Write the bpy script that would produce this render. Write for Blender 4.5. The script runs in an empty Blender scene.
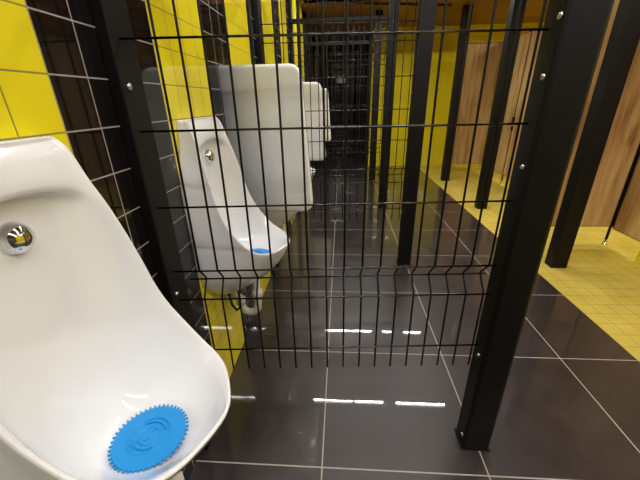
import bpy, bmesh, math
from mathutils import Vector, Matrix

S = bpy.context.scene
COL = S.collection
PI = math.pi

# ------------------------------------------------------------------ helpers
def link(name, bm, mat, parent=None, smooth=False, loc=None):
    me = bpy.data.meshes.new(name)
    bmesh.ops.recalc_face_normals(bm, faces=bm.faces)
    bm.to_mesh(me); bm.free()
    if smooth:
        for p in me.polygons:
            p.use_smooth = True
    me.materials.append(mat)
    o = bpy.data.objects.new(name, me)
    COL.objects.link(o)
    if parent: o.parent = parent
    if loc: o.location = loc
    return o

def tag(o, label, cat, group=None, kind=None):
    o['label'] = label; o['category'] = cat
    if group: o['group'] = group
    if kind: o['kind'] = kind
    return o

def struct(name, bm, mat):
    o = link(name, bm, mat); o['kind'] = 'structure'
    return o

def thing(name, label, cat, loc=(0, 0, 0), group=None):
    o = bpy.data.objects.new(name, None); COL.objects.link(o)
    o.location = loc; o.empty_display_size = .05
    return tag(o, label, cat, group)

def kids(o):
    return [c for c in COL.objects if c.parent == o]

def dup(root, loc, label, group=None, skip=()):
    r = root.copy(); COL.objects.link(r); r.location = loc; r['label'] = label
    if group: r['group'] = group
    for ch in kids(root):
        if ch.name.split('.')[0] in skip: continue
        c = ch.copy(); COL.objects.link(c); c.parent = r
        for g in kids(ch):
            d = g.copy(); COL.objects.link(d); d.parent = c
    return r

def box(bm, x0, x1, y0, y1, z0, z1, bev=0.0):
    v = [bm.verts.new((x, y, z)) for z in (z0, z1) for x, y in ((x0, y0), (x1, y0), (x1, y1), (x0, y1))]
    fs = [bm.faces.new([v[i] for i in f]) for f in
          ((0, 3, 2, 1), (4, 5, 6, 7), (0, 1, 5, 4), (1, 2, 6, 5), (2, 3, 7, 6), (3, 0, 4, 7))]
    if bev:
        es = list({e for f in fs for e in f.edges})
        bmesh.ops.bevel(bm, geom=es, offset=bev, segments=2, profile=.5, affect='EDGES')

def B(*a, bev=0.0):
    bm = bmesh.new(); box(bm, *a, bev=bev); return bm

def tube(bm, pts, r, n=8, cap=True):
    pts = [Vector(p) for p in pts]
    rings = []; up = None
    for i, p in enumerate(pts):
        t = ((pts[min(i + 1, len(pts) - 1)] - p).normalized() + (p - pts[max(i - 1, 0)]).normalized()).normalized()
        if up is None:
            up = t.orthogonal().normalized()
        up = (up - t * up.dot(t)).normalized()
        b = t.cross(up)
        rings.append([bm.verts.new(p + r * (math.cos(2 * PI * k / n) * up + math.sin(2 * PI * k / n) * b)) for k in range(n)])
    for a, b in zip(rings, rings[1:]):
        for k in range(n):
            bm.faces.new((a[k], a[(k + 1) % n], b[(k + 1) % n], b[k]))
    if cap:
        bm.faces.new(rings[0][::-1]); bm.faces.new(rings[-1])

def lathe(bm, prof, origin, axis, n=24):
    """prof: list of (radius, height along axis)"""
    axis = Vector(axis).normalized(); u = axis.orthogonal().normalized(); w = axis.cross(u)
    o = Vector(origin); rings = []
    for r, h in prof:
        if r < 1e-6:
            rings.append([bm.verts.new(o + axis * h)])
        else:
            rings.append([bm.verts.new(o + axis * h + r * (math.cos(2 * PI * k / n) * u + math.sin(2 * PI * k / n) * w)) for k in range(n)])
    for a, b in zip(rings, rings[1:]):
        for k in range(n):
            if len(a) == 1 and len(b) == 1: continue
            if len(a) == 1: bm.faces.new((a[0], b[k], b[(k + 1) % n]))
            elif len(b) == 1: bm.faces.new((a[k], a[(k + 1) % n], b[0]))
            else: bm.faces.new((a[k], a[(k + 1) % n], b[(k + 1) % n], b[k]))

# ------------------------------------------------------------------ materials
def s2l(c):
    return tuple(((v / 255) / 12.92 if v / 255 <= .04045 else ((v / 255 + .055) / 1.055) ** 2.4) for v in c) + (1,)

class NT:
    def __init__(self, name, rough=.5, metal=0., spec=.5, coat=0.):
        self.m = bpy.data.materials.new(name); self.m.use_nodes = True
        self.t = self.m.node_tree; self.b = self.t.nodes['Principled BSDF']
        self.b.inputs['Roughness'].default_value = rough
        self.b.inputs['Metallic'].default_value = metal
        self.b.inputs['Specular IOR Level'].default_value = spec
        self.b.inputs['Coat Weight'].default_value = coat
        self.b.inputs['Coat Roughness'].default_value = .05
    def n(self, ty, **kw):
        x = self.t.nodes.new(ty)
        for k, v in kw.items(): setattr(x, k, v)
        return x
    def L(self, a, b): self.t.links.new(a, b)
    def math(self, op, a, b=None, c=None):
        x = self.n('ShaderNodeMath', operation=op)
        for i, v in enumerate((a, b, c)):
            if v is None: continue
            if isinstance(v, (int, float)): x.inputs[i].default_value = v
            else: self.L(v, x.inputs[i])
        return x.outputs[0]
    def mix(self, f, a, b):
        x = self.n('ShaderNodeMix', data_type='RGBA')
        for s, v in ((x.inputs[0], f), (x.inputs[6], a), (x.inputs[7], b)):
            if isinstance(v, (int, float)): s.default_value = v
            elif isinstance(v, tuple): s.default_value = v
            else: self.L(v, s)
        return x.outputs[2]
    def pos(self):
        g = self.n('ShaderNodeNewGeometry'); s = self.n('ShaderNodeSeparateXYZ')
        self.L(g.outputs['Position'], s.inputs[0]); return g.outputs['Position'], s.outputs
    def noise(self, vec, scale, detail=3, stretch=None, rough=.5):
        if stretch:
            mp = self.n('ShaderNodeMapping'); mp.inputs['Scale'].default_value = stretch
            self.L(vec, mp.inputs['Vector']); vec = mp.outputs[0]
        x = self.n('ShaderNodeTexNoise'); x.inputs['Scale'].default_value = scale
        x.inputs['Detail'].default_value = detail; x.inputs['Roughness'].default_value = rough
        self.L(vec, x.inputs['Vector']); return x.outputs['Fac']
    def ramp(self, f, stops):
        r = self.n('ShaderNodeValToRGB'); e = r.color_ramp.elements
        while len(e) < len(stops): e.new(.5)
        for el, (p, c) in zip(e, stops): el.position = p; el.color = c
        self.L(f, r.inputs[0]); return r.outputs[0]
    def color(self, c):
        s = self.b.inputs['Base Color']
        if isinstance(c, tuple): s.default_value = c
        else: self.L(c, s)
    def rough(self, r): self.L(r, self.b.inputs['Roughness'])
    def bump(self, h, strength=.3, dist=.002):
        x = self.n('ShaderNodeBump'); x.inputs['Strength'].default_value = strength
        x.inputs['Distance'].default_value = dist
        self.L(h, x.inputs['Height']); self.L(x.outputs[0], self.b.inputs['Normal'])
    def cell(self, coord, off, pitch, half):
        """(index, 1 inside joint else 0) along one axis"""
        u = self.math('DIVIDE', self.math('SUBTRACT', coord, off), pitch)
        idx = self.math('FLOOR', u); fr = self.math('SUBTRACT', u, idx)
        d = self.math('MINIMUM', fr, self.math('SUBTRACT', 1.0, fr))
        return idx, self.math('LESS_THAN', d, half / pitch)

def plain(name, rgb, rough=.5, metal=0., spec=.5, coat=0.):
    t = NT(name, rough, metal, spec, coat); t.color(s2l(rgb)); return t.m

YEL = s2l((224, 209, 36))
BLK = s2l((20, 17, 18))
GROUT = s2l((150, 144, 140))

def wall_tiles(name, axis, stripes, y_end=None):
    t = NT(name, .06); p, xyz = t.pos()
    iu, ju = t.cell(xyz[axis], .2293, .102, .0016)
    iz, jz = t.cell(xyz[2], 1.3024, .1029, .0016)
    j = t.math('MAXIMUM', ju, jz)
    if stripes:
        md = t.math('FLOORED_MODULO', iu, 15.0)
        a = t.math('LESS_THAN', md, 3.5)
        b = t.math('MULTIPLY', t.math('GREATER_THAN', md, 7.5), t.math('LESS_THAN', md, 11.5))
        y = t.math('ADD', a, b)
        if y_end: y = t.math('MULTIPLY', y, t.math('LESS_THAN', xyz[1], y_end))
        c = t.mix(y, BLK, YEL)
    else:
        c = YEL
        y = None
    if not stripes:
        t.color(t.mix(j, YEL, s2l((186, 168, 44))))
    else:
        g = t.mix(y, GROUT, s2l((138, 124, 48)))
        t.color(t.mix(j, c, g))
    t.rough(t.math('ADD', t.math('MULTIPLY', j, .5), .06))
    t.bump(t.math('SUBTRACT', 1.0, j), .25, .001)
    return t.m

M_wall = wall_tiles('striped_wall_tiles', 1, True, 5.3)
M_yel = wall_tiles('yellow_wall_tiles', 0, False)
M_yel2 = wall_tiles('yellow_wall_tiles_side', 1, False)

def black_tile_mat():
    t = NT('black_wall_tiles', .12); p, xyz = t.pos()
    _, a = t.cell(xyz[0], 0, .102, .0015); _, c = t.cell(xyz[2], 1.3024, .1029, .0015)
    t.color(t.mix(t.math('MAXIMUM', a, c), BLK, s2l((60, 58, 57)))); return t.m
M_black = black_tile_mat()

def floor_mat():
    t = NT('dark_floor_tiles', .14, spec=.5, coat=1.); p, xyz = t.pos()
    _, a = t.cell(xyz[0], .4793, .6, .0024); _, b = t.cell(xyz[1], .76, .6, .0024)
    j = t.math('MAXIMUM', a, b)
    n = t.noise(p, 2.2, 5, rough=.6); n2 = t.noise(p, 9, 4)
    base = t.ramp(t.math('ADD', t.math('MULTIPLY', n, .7), t.math('MULTIPLY', n2, .3)),
                  [(.3, s2l((32, 27, 27))), (.7, s2l((50, 43, 43)))])
    t.color(t.mix(j, base, s2l((170, 160, 152))))
    r = t.math('ADD', .30, t.math('MULTIPLY', n2, .15))
    t.L(t.math('ADD', .006, t.math('MULTIPLY', n, .02)), t.b.inputs['Coat Roughness'])
    t.rough(t.math('ADD', r, t.math('MULTIPLY', j, .4)))
    t.bump(t.math('SUBTRACT', 1.0, j), .2, .001)
    return t.m
M_floor = floor_mat()

def yfloor_mat():
    t = NT('yellow_floor_tiles', .32, spec=.4); p, xyz = t.pos()
    _, a = t.cell(xyz[0], 2.058, .1, .0013); _, b = t.cell(xyz[1], .66, .1, .0013)
    j = t.math('MAXIMUM', a, b)
    n = t.noise(p, 5, 4)
    base = t.ramp(n, [(.3, s2l((186, 166, 70))), (.7, s2l((203, 184, 88)))])
    t.color(t.mix(j, base, s2l((112, 96, 34)))); return t.m
M_yfloor = yfloor_mat()

def wood_mat(name, dark, mid, light, vertical=2):
    t = NT(name, .45, spec=.3); p, xyz = t.pos()
    st = [9., 9., 9.]; st[vertical] = .7
    n = t.noise(p, 2.2, 6, tuple(st), .62)
    st2 = [2., 2., 2.]; st2[vertical] = .45
    n2 = t.noise(p, 2.0, 3, tuple(st2))
    st3 = [4., 4., 4.]; st3[vertical] = 1.6
    kn = t.noise(p, 1.7, 2, tuple(st3))
    f = t.math('ADD', t.math('MULTIPLY', n, .6), t.math('MULTIPLY', n2, .4))
    c = t.ramp(f, [(.37, s2l(dark)), (.5, s2l(mid)), (.63, s2l(light))])
    k = t.ramp(kn, [(.66, (0, 0, 0, 1)), (.76, (1, 1, 1, 1))])
    t.color(t.mix(t.math('MULTIPLY', k, .55), c, s2l((92, 58, 34))))
    return t.m
M_wood = wood_mat('oak_laminate', (150, 112, 68), (194, 157, 102), (214, 182, 128))
M_ceil = wood_mat('brown_ceiling_boards', (134, 92, 56), (152, 108, 70), (166, 122, 82), vertical=0)

M_steel = plain('black_powder_coated_steel', (8, 7, 7), .5, spec=.25)
M_wire = plain('black_coated_wire', (11, 10, 11), .22, spec=.7)
M_vwire = plain('black_coated_wire_matt', (10, 9, 10), .5, spec=.2)
M_ceramic = plain('white_ceramic', (230, 231, 233), .12, coat=.6)
M_chrome = plain('polished_chrome', (215, 215, 218), .08, metal=1.)
M_bolt = plain('zinc_bolt', (190, 190, 190), .25, metal=1.)
M_blue = plain('blue_rubber', (8, 136, 208), .35)
M_plastic = plain('off_white_plastic', (205, 200, 192), .4)
M_rubber = plain('black_rubber', (14, 14, 14), .5)
M_edge = plain('black_panel_edge', (22, 18, 16), .5)
M_brass = plain('brass_strip', (176, 132, 70), .3, metal=1.)
M_house = plain('lamp_housing_white', (215, 215, 215), .5)
M_label = plain('white_label', (225, 222, 220), .6)
M_pink = plain('reddish_board', (150, 96, 88), .6)
M_backwall = plain('dark_back_wall', (70, 68, 67), .6)

def emis(name, rgb, st):
    t = NT(name); t.color((.8, .8, .8, 1))
    t.b.inputs['Emission Color'].default_value = s2l(rgb); t.b.inputs['Emission Strength'].default_value = st
    return t.m
M_tube = emis('led_tube', (255, 250, 240), 14)

# ------------------------------------------------------------------ setting
HC = 2.4
XR = 4.4; YB = -1.5; YF = 9.2; YW = 6.72; XP = 1.09; XE = 2.058
struct('floor', B(0, XE, YB, YF, -.1, 0), M_floor)
struct('floor_cubicles', B(XE, XR, YB, YW, -.1, 0), M_yfloor)
struct('wall_left', B(-.1, 0, YB, YF, -.1, 2.75), M_wall)
struct('wall_far', B(XP, XR, YW, YW + .1, -.1, 2.75), M_yel)
struct('wall_right', B(XR, XR + .1, YB, YW, -.1, 2.75), M_yel2)
struct('wall_passage', B(XP, XP + .1, YW + .1, YF, -.1, 2.75), M_black)
struct('wall_end', B(-.1, XP + .1, YF, YF + .1, -.1, 2.75), M_black)
struct('wall_back', B(-.1, XR + .1, YB - .1, YB, -.1, 2.75), M_backwall)

LAMP_Y = (-.55, .62, 1.75, 3.15, 4.60, 8.1)  # first two rows are added out of view to light divider and near urinals
SX0, SX1, SH = .08, 4.3, .16
bm = bmesh.new(); SF = .36
ys = [YB] + [v for y in LAMP_Y for v in (y - SH, y + SF)] + [YF]
for a, b in zip(ys[::2], ys[1::2]):
    box(bm, -.0, XR, a, b, HC, HC + .03)
for y in LAMP_Y:
    box(bm, 0, SX0, y - SH, y + SF, HC, HC + .03)
    box(bm, SX1, XR, y - SH, y + SF, HC, HC + .03)
    box(bm, SX0, SX1, y - SH - .02, y - SH, HC, HC + .17)
    box(bm, SX0, SX1, y + SF, y + SF + .02, HC, HC + .17)
    box(bm, SX0, SX1, y - SH - .02, y + SF + .02, HC + .14, HC + .17)
    box(bm, SX0 - .02, SX0, y - SH, y + SF, HC, HC + .17)
    box(bm, SX1, SX1 + .02, y - SH, y + SF, HC, HC + .17)
struct('ceiling', bm, M_ceil)
# dark slanting strip on the ceiling
bm = bmesh.new(); tube(bm, [(.25, 4.92, HC - .012), (2.0, 5.30, HC - .012)], .012, 6)
struct('trim_1', bm, M_steel)
struct('trim_2', B(0, .012, 7.35, 7.75, 1.65, 2.2), M_pink)

# ------------------------------------------------------------------ lamps
TUBES = [(.19, .71), (.75, 1.12), (1.28, 1.93), (3.55, 4.2), (2.35, 2.95)]  # last two are added fill tubes, unseen, brightening cubicles and oak panels
ENERGY = 16.
ROW = (1.15, .40, .85, 1.0, 1.5, .5)
for i, y in enumerate(LAMP_Y):
    row = ('added row behind the viewer', 'added row over the nearest urinal', 'row past the nearest mesh', 'row past the second mesh', 'row past the third mesh', 'in the dark passage')[i]
    for j, (a, b) in enumerate(TUBES):
        if (j == 4 and i > 1) or (j and i == 5): continue  # added yellow-floor tubes only in rows whose floor reflection stays out of view
        pl = ('nearest the urinals', 'second from the urinals', 'third from the urinals', 'added fill over the cubicles', 'added fill over the yellow floor')[j]
        t = thing('ceiling_lamp', 'white ceiling tube lamp, %s, %s' % (row, pl), 'lamp', ((a + b) / 2, y, HC + .14), 'tube lamps in the ceiling slots')
        h = (b - a) / 2
        link('housing', B(-h - .01, h + .01, -.025, .025, -.03, 0), M_house, t)
        bm = bmesh.new(); tube(bm, [(-h, 0, -.042), (h, 0, -.042)], .009, 10)
        link('tube', bm, M_tube, t, True)
        ld = bpy.data.lights.new('tube_light', 'AREA'); ld.shape = 'RECTANGLE'
        ld.size = 2 * h; ld.size_y = .02; ld.energy = ENERGY * 2 * h * ROW[i] * (1.0 if j < 3 else 1.5)
        ld.color = (1, .97, .93) if j < 3 else (1, .93, .82)
        lo = bpy.data.objects.new('tube_light', ld); COL.objects.link(lo); lo.parent = t
        lo.location = (0, 0, -.058)

# ------------------------------------------------------------------ urinal
def catmull(P, n):
    out = []
    for i in range(len(P) - 1):
        p0, p1, p2, p3 = P[max(i - 1, 0)], P[i], P[i + 1], P[min(i + 2, len(P) - 1)]
        for k in range(n):
            t = k / n
            out.append(tuple(.5 * (2 * b + (c - a) * t + (2 * a - 5 * b + 4 * c - d) * t * t + (3 * b - a - 3 * c + d) * t ** 3)
                             for a, b, c, d in zip(p0, p1, p2, p3)))
    out.append(P[-1]); return out

#        rim x    y     z      spine x  z      wall y   z
LAD = [(.028, .138, 1.192, .034, 1.192, .146, 1.198),
       (.040, .145, 1.172, .048, 1.168, .154, 1.180),
       (.056, .149, 1.120, .052, 1.124, .165, 1.110),
       (.073, .160, 1.060, .024, 1.114, .195, 1.040),
       (.088, .171, .990, .022, 1.040, .208, .980),
       (.100, .177, .930, .022, .950, .211, .910),
       (.118, .177, .862, .022, .850, .211, .840),
       (.142, .175, .810, .026, .760, .207, .770),
       (.178, .171, .758, .038, .680, .205, .700),
       (.216, .158, .721, .066, .628, .198, .630),
       (.250, .138, .706, .120, .608, .180, .575),
       (.281, .104, .701, .190, .604, .140, .520),
       (.305, .057, .700, .255, .610, .080, .470),
       (.318, .019, .700, .298, .650, .025, .445),
       (.320, .000, .700, .320, .700, .000, .440)]

def make_urinal(label, loc):
    root = thing('urinal', label, 'urinal', loc, None)
    A = catmull(LAD, 5)
    A = [(a[0], max(a[1], 0), a[2], a[3], a[4], max(a[5], 0), a[6]) for a in A]
    NV = len(A) - 1; NS = 14
    bm = bmesh.new(); P = 2.6
    grid = []
    for i, (rx, ry, rz, sx, sz, wy, wz) in enumerate(A):
        row = []
        for k in range(-NS, NS + 1):
            s = k / NS; f = abs(s) ** 3.4; arch = .03 * s * s * (1 - f) * math.exp(-((i / NV - .18) / .07) ** 2)
            row.append((sx + (rx - sx) * f, ry * s, sz + (rz - sz) * f - arch))
        grid.append(row)
    G = []
    tip = None
    for i, row in enumerate(grid):
        if i == NV:
            tip = bm.verts.new(row[NS]); G.append([tip] * (2 * NS + 1))
        else:
            G.append([bm.verts.new(p) for p in row])
    for i in range(NV):
        for k in range(2 * NS):
            vs = [G[i][k], G[i][k + 1], G[i + 1][k + 1], G[i + 1][k]]
            u = []
            for v in vs:
                if v not in u: u.append(v)
            if len(u) > 2: bm.faces.new(u)
    # closed rim loop: right side down, left side up, across the top
    loop = []          # (vert, wall point, front-ness)
    for i in range(NV + 1):
        a = A[i]; loop.append((G[i][2 * NS], Vector((0, a[5], a[6])), max(0, (i / NV - .45) / .55)))
    for i in range(NV - 1, -1, -1):
        a = A[i]; loop.append((G[i][0], Vector((0, -a[5], a[6])), max(0, (i / NV - .45) / .55)))
    for k in range(1, 2 * NS):
        loop.append((G[0][k], Vector((0, A[0][5] * (k / NS - 1), A[0][6])), 0.))
    n = len(loop); nrm = Vector((.6, 0, .8))
    pts = [l[0].co.copy() for l in loop]
    outs = []
    for i in range(n):
        T = (pts[(i + 1) % n] - pts[i - 1]).normalized()
        o = T.cross(nrm).normalized()
        cen = Vector((pts[i].x - .02 if pts[i].z < .8 else pts[i].x, 0, pts[i].z))
        if o.dot(Vector((.17 if pts[i].z < .72 else 0, 0, 0)) + pts[i] - Vector((.17 if pts[i].z < .72 else pts[i].x, 0, pts[i].z))) < 0: o = -o
        if i > 2 * NV: o = Vector((0, 0, 1))
        outs.append(o)
    # smooth the outward directions
    for _ in range(3):
        outs = [(outs[i - 1] + outs[i] * 2 + outs[(i + 1) % n]).normalized() for i in range(n)]
    rings = [[l[0] for l in loop]]
    for off, up in ((.002, .0018), (.0048, .002), (.0072, .0004), (.008, -.004)):
        rings.append([bm.verts.new(pts[i] + outs[i] * off + nrm * up) for i in range(n)])
    e = [v.co.copy() for v in rings[-1]]
    for q in range(1, 11):
        t = q / 10; ring = []
        for i in range(n):
            w = loop[i][1]; fr = loop[i][2]; p0 = e[i]
            p1 = p0 + Vector((-.10 * p0.x - .0 * fr, 0, -.10 * fr)) - Vector((p0.x * .2 * (1 - fr), 0, 0)) + Vector((0, 0, -.004))
            p2 = w + Vector((p0.x * (.45 if fr else .3), 0, .015 * fr))
            ring.append(bm.verts.new((1 - t) ** 3 * p0 + 3 * t * (1 - t) ** 2 * p1 + 3 * t * t * (1 - t) * p2 + t ** 3 * w))
        rings.append(ring)
    for a, b in zip(rings, rings[1:]):
        for i in range(n):
            j = (i + 1) % n
            bm.faces.new((a[i], a[j], b[j], b[i]))
    bm.faces.new(rings[-1])
    link('bowl', bm, M_ceramic, root, True)
    # chrome flush spreader on the back of the bowl
    bm = bmesh.new()
    lathe(bm, [(.027, -.004), (.027, .003), (.025, .006), (.0245, .010), (.021, .017), (.015, .022), (.008, .025), (0, .026)], (.022, .008, 1.055), (1, 0, -.05), 32)
    s = link('flush_spreader', bm, M_chrome, root, True); s['label'] = 'round chrome flush spreader'
    # trap under the bowl
    bm = bmesh.new()
    DX = .022
    path = [(.135, .01, .52), (.135, .01, .40), (.13, .01, .365), (.112, .01, .348), (.09, .01, .345), (.068, .01, .352),
            (.055, .01, .375), (.052, .01, .41), (.044, .01, .43), (.02, .01, .437), (0, .01, .437)]
    path = [(x + DX * min(1, x / .04), y, z - .02 * min(1, x / .04)) for x, y, z in path]
    tube(bm, path, .017, 12)
    tube(bm, [(.157, .01, .45), (.157, .01, .405)], .023, 14)
    tube(bm, [(.074, .01, .405), (.074, .01, .375)], .022, 14)
    s = link('trap', bm, M_plastic, root, True); s['label'] = 'off-white plastic trap pipe under the bowl'
    bm = bmesh.new()
    tube(bm, [(.08, -.03, .50), (.085, -.03, .42), (.08, -.03, .375), (.062, -.028, .36), (.042, -.022, .385), (.03, -.02, .47)], .006, 8)
    s = link('hose', bm, M_rubber, root, True); s['label'] = 'thin black hose'
    return root

def make_mat(label, loc, rot):
    bm = bmesh.new(); n = 48
    R0 = .068
    prof = [(0, .0035), (.016, .0035), (.018, .006), (.021, .006), (.023, .0035), (.036, .0032), (.038, .006), (.041, .006), (.043, .0035), (.061, .003), (R0, .002), (R0, -.002), (0, -.002)]
    lathe(bm, prof, (0, 0, 0), (0, 0, 1), 96)
    for k in range(n):
        a = 2 * PI * k / n; da = .020
        ps = []
        for r, d in ((R0 - .003, -1), (R0 + .006, -.55), (R0 + .006, .55), (R0 - .003, 1)):
            ps.append((r * math.cos(a + d * da * 1.6), r * math.sin(a + d * da * 1.6)))
        lo = [bm.verts.new((x, y, -.0015)) for x, y in ps]; hi = [bm.verts.new((x, y, .0022)) for x, y in ps]
        bm.faces.new(lo[::-1]); bm.faces.new(hi)
        for i in range(4): bm.faces.new((lo[i], lo[(i + 1) % 4], hi[(i + 1) % 4], hi[i]))
    # raised curls in the middle
    for s in (0, PI):
        tube(bm, [(.030 * math.cos(s + q * .22), .030 * math.sin(s + q * .22), .005) for q in range(9)], .002, 6)
        tube(bm, [(.010 * math.cos(s + q * .3) + .012 * math.cos(s), .010 * math.sin(s + q * .3), .0045) for q in range(9)], .002, 6)
    o = link('urinal_screen', bm, M_blue)
    o.location = loc; o.rotation_euler = rot
    return tag(o, label, 'urinal mat')

UY = [.4333, 1.2493, 1.9633, 2.7793, 3.4933, 4.3093]
UL = ['nearest white ceramic urinal, large at the lower left of the photo',
      'white ceramic urinal just behind the first wire mesh, before the big white divider',
      'white ceramic urinal mostly hidden behind the nearest white divider',
      'white ceramic urinal just behind the second wire mesh, its edge showing past the first divider',
      'white ceramic urinal hidden behind the second white divider',
      'farthest white ceramic urinal in the row, beyond the third wire mesh']
u0 = make_urinal(UL[0], (0, UY[0], 0)); u0['group'] = 'urinals on the striped wall'
for y, l in list(zip(UY, UL))[1:4]:
    dup(u0, (0, y, 0), l, 'urinals on the striped wall')
make_mat('round blue toothed urinal mat lying in the nearest urinal', (.158, UY[0] - .012, .627), (0, 0, .5))
make_mat('blue urinal mat lying in the second urinal, behind the wire mesh', (.165, UY[1] + .006, .627), (0, 0, .5))
for o in COL.objects:
    if o.name.startswith('urinal_screen'): o['group'] = 'blue urinal mats'

# ------------------------------------------------------------------ ceramic dividers
def make_divider(label, y):
    bm = bmesh.new(); z0, z1 = .722, 1.40; n = 44; rings = []
    rc = .05
    for i in range(n + 1):
        q = .5 - .5 * math.cos(PI * i / n); z = z0 + (z1 - z0) * q
        d = min(z - z0, z1 - z)
        X = .405 - (.405 - .365) * q
        if d < rc: X -= rc - math.sqrt(max(0, rc * rc - (rc - d) ** 2))
        def sst(a, b, v):
            t = min(1, max(0, (v - a) / (b - a))); return t * t * (3 - 2 * t)
        h = .030 + .008 * (1 - sst(.085, .135, d))
        re = .02
        if d < re: h -= (re - math.sqrt(max(0, re * re - (re - d) ** 2))) * .9
        h = max(h, .008)
        r = min(.018, h * .95); prof = [(0, -h)]
        for k in range(0, 7):
            a = -PI / 2 + PI / 2 * k / 6
            prof.append((X - r + r * math.cos(a), -h + r + r * math.sin(a)))
        prof += [(x, -yy) for x, yy in reversed(prof)]
        rings.append([bm.verts.new((x, yy, z)) for x, yy in prof])
    m = len(rings[0])
    for a, b in zip(rings, rings[1:]):
        for k in range(m):
            bm.faces.new((a[k], a[(k + 1) % m], b[(k + 1) % m], b[k]))
    bm.faces.new(rings[0][::-1]); bm.faces.new(rings[-1])
    o = link('urinal_divider', bm, M_ceramic, None, True); o.location = (-.003, y, 0)
    return tag(o, label, 'divider', 'white ceramic dividers')
d0 = make_divider('big white ceramic divider panel between urinals, nearest one behind the first wire mesh', 1.608)
for y, l in ((3.138, 'second white ceramic divider panel, its edge showing past the nearest divider'),
             (4.668, 'farthest white ceramic divider panel, small and narrow beyond the second one')):
    c = d0.copy(); COL.objects.link(c); c.location = (-.003, y, 0); c['label'] = l

# ------------------------------------------------------------------ wire mesh partitions
FA = .0664
PX0, PX1 = 1.016, 1.116
def make_partition(label, y):
    # local origin: on the wall, at the wire plane's wall end (world y0 below)
    root = thing('mesh_partition', label, 'wire mesh partition', (0, y, 0), 'black wire mesh partitions')
    # the plane of the wires in local coordinates
    ux, uy = math.cos(FA), math.sin(FA)
    X0, Y0 = .109, -.0006
    def P(s, z, d=0.):    # s metres from first wire, d away from the near side
        return (X0 + s * ux - d * uy, Y0 + s * uy + d * ux, z)
    sp = .05 * 1.11527
    bm = bmesh.new(); r = .0031; DF = .042
    for i in range(17):
        s = i * sp
        pts = [P(s, .375), P(s, .765), P(s, .775, .002), P(s, .7238, DF)]
        pts = [P(s, .375), P(s, .673), P(s, .681, .006), P(s, .715, DF - .006), P(s, .7238, DF), P(s, .733, DF - .006), P(s, .767, .006), P(s, .775), P(s, 1.5925),
               P(s, 1.600, .006), P(s, 1.6438, DF), P(s, 1.687, .006), P(s, 1.695), P(s, 1.95)]
        tube(bm, pts, r, 8)
    link('vertical_wires', bm, M_vwire, root, True)
    bm = bmesh.new()
    for z, d in ((.4682, 0), (.673, 0), (.7238, DF), (.775, 0), (.9789, 0), (1.1833, 0), (1.3877, 0), (1.5925, 0), (1.6438, DF), (1.695, 0), (1.9, 0)):
        s0 = -(X0 - .028) / ux if d == 0 else -.05
        s1 = (PX0 + .004 - X0) / ux if d == 0 else 16 * sp + .014
        tube(bm, [P(s0, z, d - .006), P(s1, z, d - .006)], .0029, 8)
    link('horizontal_wires', bm, M_wire, root, True)
    wp = link('wall_post', B(0, .03, -.046, .050, 0, HC, bev=.003), M_steel, root)
    for z in (1.287, .70):
        bm = bmesh.new(); lathe(bm, [(.0085, 0), (.0085, .002), (.006, .005), (0, .006)], (.03, -.018, z), (1, 0, 0), 14)
        s = link('bolt', bm, M_bolt, wp, True); s['label'] = 'silver bolt head'
    cp = link('corridor_post', B(PX0, PX1, .002, .086, 0, HC, bev=.011), M_steel, root)
    for z, yy in ((1.406, .016), (1.287, .028), (1.077, .029), (.438, .037), (.055, .025)):
        bm = bmesh.new(); lathe(bm, [(.0085, 0), (.0085, .002), (.006, .005), (0, .006)], (PX0, yy, z), (-1, 0, 0), 14)
        s = link('bolt', bm, M_bolt, cp, True); s['label'] = 'silver bolt head'
    link('base_plate', B(PX0 - .004, PX1 + .004, .0, .09, 0, .006), M_steel, root)
    link('top_beam', B(.02, PX0 + .01, -.01, .05, 1.99, 2.022), M_steel, root)
    return root
FY = .850
p0 = make_partition('nearest black wire mesh partition, between the big urinal and the second urinal', FY)
for k, l in ((1, 'second black wire mesh partition, just past the nearest white divider'),
             (2, 'third black wire mesh partition, past the second white divider'),
             (3, 'fourth black wire mesh partition, ending near the far yellow wall'),
             (4, 'farthest black wire mesh partition, inside the dark passage beyond the yellow wall')):
    dup(p0, (0, FY + 1.53 * k, 0), l)

# ------------------------------------------------------------------ cubicle posts
for x0, x1, y0, y1, l in ((2.198, 2.316, 2.352, 2.445, 'black square post on the yellow floor, nearest the viewer beside the big mesh post'),
                          (2.196, 2.312, 3.862, 3.955, 'black square post on the yellow floor, second from the viewer before the far cubicle'),
                          (2.194, 2.312, 5.362, 5.455, 'thin-looking black post on the yellow floor, farthest, before the yellow wall')):
    bm = B(x0 - (x0 + x1) / 2, x1 - (x0 + x1) / 2, 0, y1 - y0, 0, HC, bev=.004)
    o = link('post', bm, M_steel); o.location = ((x0 + x1) / 2, y0, 0)
    tag(o, l, 'post', 'black posts on the yellow floor')

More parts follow.
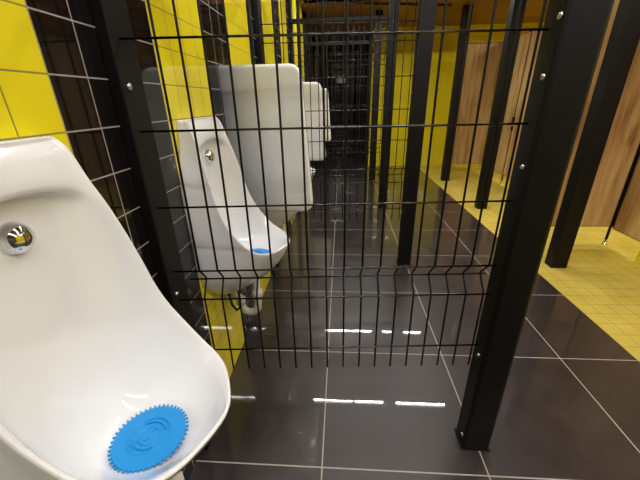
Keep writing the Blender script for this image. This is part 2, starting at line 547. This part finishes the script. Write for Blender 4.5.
# ------------------------------------------------------------------ toilet cubicles
def edged_panel(parent, name, x0, x1, y0, y1, z0, z1):
    p = link(name, B(x0, x1, y0, y1, z0, z1), M_wood, parent)
    bm = bmesh.new(); e = .002
    if x1 - x0 > y1 - y0:
        for a, b in ((x0 - .003, x0), (x1, x1 + .003)): box(bm, a, b, y0 - e, y1 + e, z0 - .003, z1 + .003)
        for a, b in ((z0 - .004, z0), (z1, z1 + .010)): box(bm, x0 - .003, x1 + .003, y0 - e, y1 + e, a, b)
    else:
        for a, b in ((y0 - .003, y0), (y1, y1 + .003)): box(bm, x0 - e, x1 + e, a, b, z0 - .003, z1 + .003)
        for a, b in ((z0 - .004, z0), (z1, z1 + .010)): box(bm, x0 - e, x1 + e, y0 - .003, y1 + .003, a, b)
    s = link('edge_strip', bm, M_edge, p); s['label'] = 'black edging'
    return p
def cub_leg(parent, x, y, z1):
    bm = bmesh.new(); tube(bm, [(x, y, .03), (x, y, z1)], .011, 12)
    l = link('leg', bm, M_steel, parent, True)
    bm = bmesh.new(); lathe(bm, [(.0, 0), (.024, 0), (.024, .005), (.013, .010), (.0125, .05), (0, .05)], (x, y, 0), (0, 0, 1), 18)
    s = link('foot', bm, M_chrome, l, True); s['label'] = 'chrome foot'

ZP0, ZP1 = .165, 2.03
# near cubicle : door standing open across the view, front panel running towards the viewer
t = thing('toilet_cubicle', 'near toilet cubicle with open oak door, at the right edge behind the nearest yellow-floor post', 'toilet cubicle', (0, 0, 0), 'oak toilet cubicles')
edged_panel(t, 'door', 2.33, 2.925, 2.83, 2.848, ZP0 + .01, ZP1)
edged_panel(t, 'front_panel', 2.955, 2.975, 1.2, 2.82, ZP0 - .01, ZP1)
cub_leg(t, 2.94, 2.835, ZP1)
link('brass_strip', B(2.951, 2.955, 2.822, 2.832, ZP0, ZP1), M_brass, t)
# far cubicle
t = thing('toilet_cubicle', 'far toilet cubicle with open oak door, between the second and farthest yellow-floor posts', 'toilet cubicle', (0, 0, 0), 'oak toilet cubicles')
edged_panel(t, 'door', 2.43, 3.02, 6.06, 6.078, ZP0 - .02, ZP1)
edged_panel(t, 'front_panel', 3.03, 3.05, 5.14, 6.05, ZP0 - .02, ZP1)
edged_panel(t, 'front_panel', 3.03, 3.05, 4.2, 5.12, ZP0 - .02, ZP1)
cub_leg(t, 3.035, 5.13, .2)
s = link('hinge', B(3.012, 3.03, 5.10, 5.15, .90, .98, bev=.003), M_steel, t); s['label'] = 'black hinge block'
s = link('latch', B(3.015, 3.03, 5.10, 5.15, .80, .85, bev=.003), M_steel, t); s['label'] = 'black latch block'

# low yellow block at the right edge
o = link('plinth', B(0, .5, -.30, 0, 0, .105, bev=.004), M_yel2); o.location = (2.915, 2.475, 0)
tag(o, 'low bright yellow block on the yellow floor under the near cubicle panel, right edge', 'plinth')

# label on the dark end wall
t = thing('wall_sign', 'small white two-piece label on the dark end wall of the passage', 'sign', (.49, YF, 1.71))
link('sign_plate', B(-.075, .06, -.012, 0, -.05, .05), M_label, t)
link('sign_plate', B(.105, .15, -.012, 0, -.05, .05), M_label, t)

# ------------------------------------------------------------------ camera
f_px, pitch, yaw, roll = 322.2687, .4074, -.0700, -.0214
cam_loc = Vector((.543, 0, 1.2467))
cp_, sp_ = math.cos(pitch), math.sin(pitch); cy, sy = math.cos(yaw), math.sin(yaw)
fw = Vector((sy * cp_, cy * cp_, -sp_)); rt = Vector((cy, -sy, 0)); up = rt.cross(fw)
cr, sr = math.cos(roll), math.sin(roll)
r2 = cr * rt + sr * up; u2 = -sr * rt + cr * up
cd = bpy.data.cameras.new('camera'); cd.sensor_width = 36; cd.lens = f_px / 640 * 36
cd.clip_start = .02
co = bpy.data.objects.new('camera', cd); COL.objects.link(co)
M = Matrix((r2, u2, -fw)).transposed().to_4x4(); M.translation = cam_loc
co.matrix_world = M
S.camera = co

w = bpy.data.worlds.new('world'); S.world = w; w.use_nodes = True
w.node_tree.nodes['Background'].inputs[0].default_value = (.05, .05, .05, 1)
vs = S.view_settings
vs.view_transform = 'Standard'; vs.look = 'None'; vs.exposure = 0.0; vs.gamma = 1.0; vs.use_curve_mapping = False
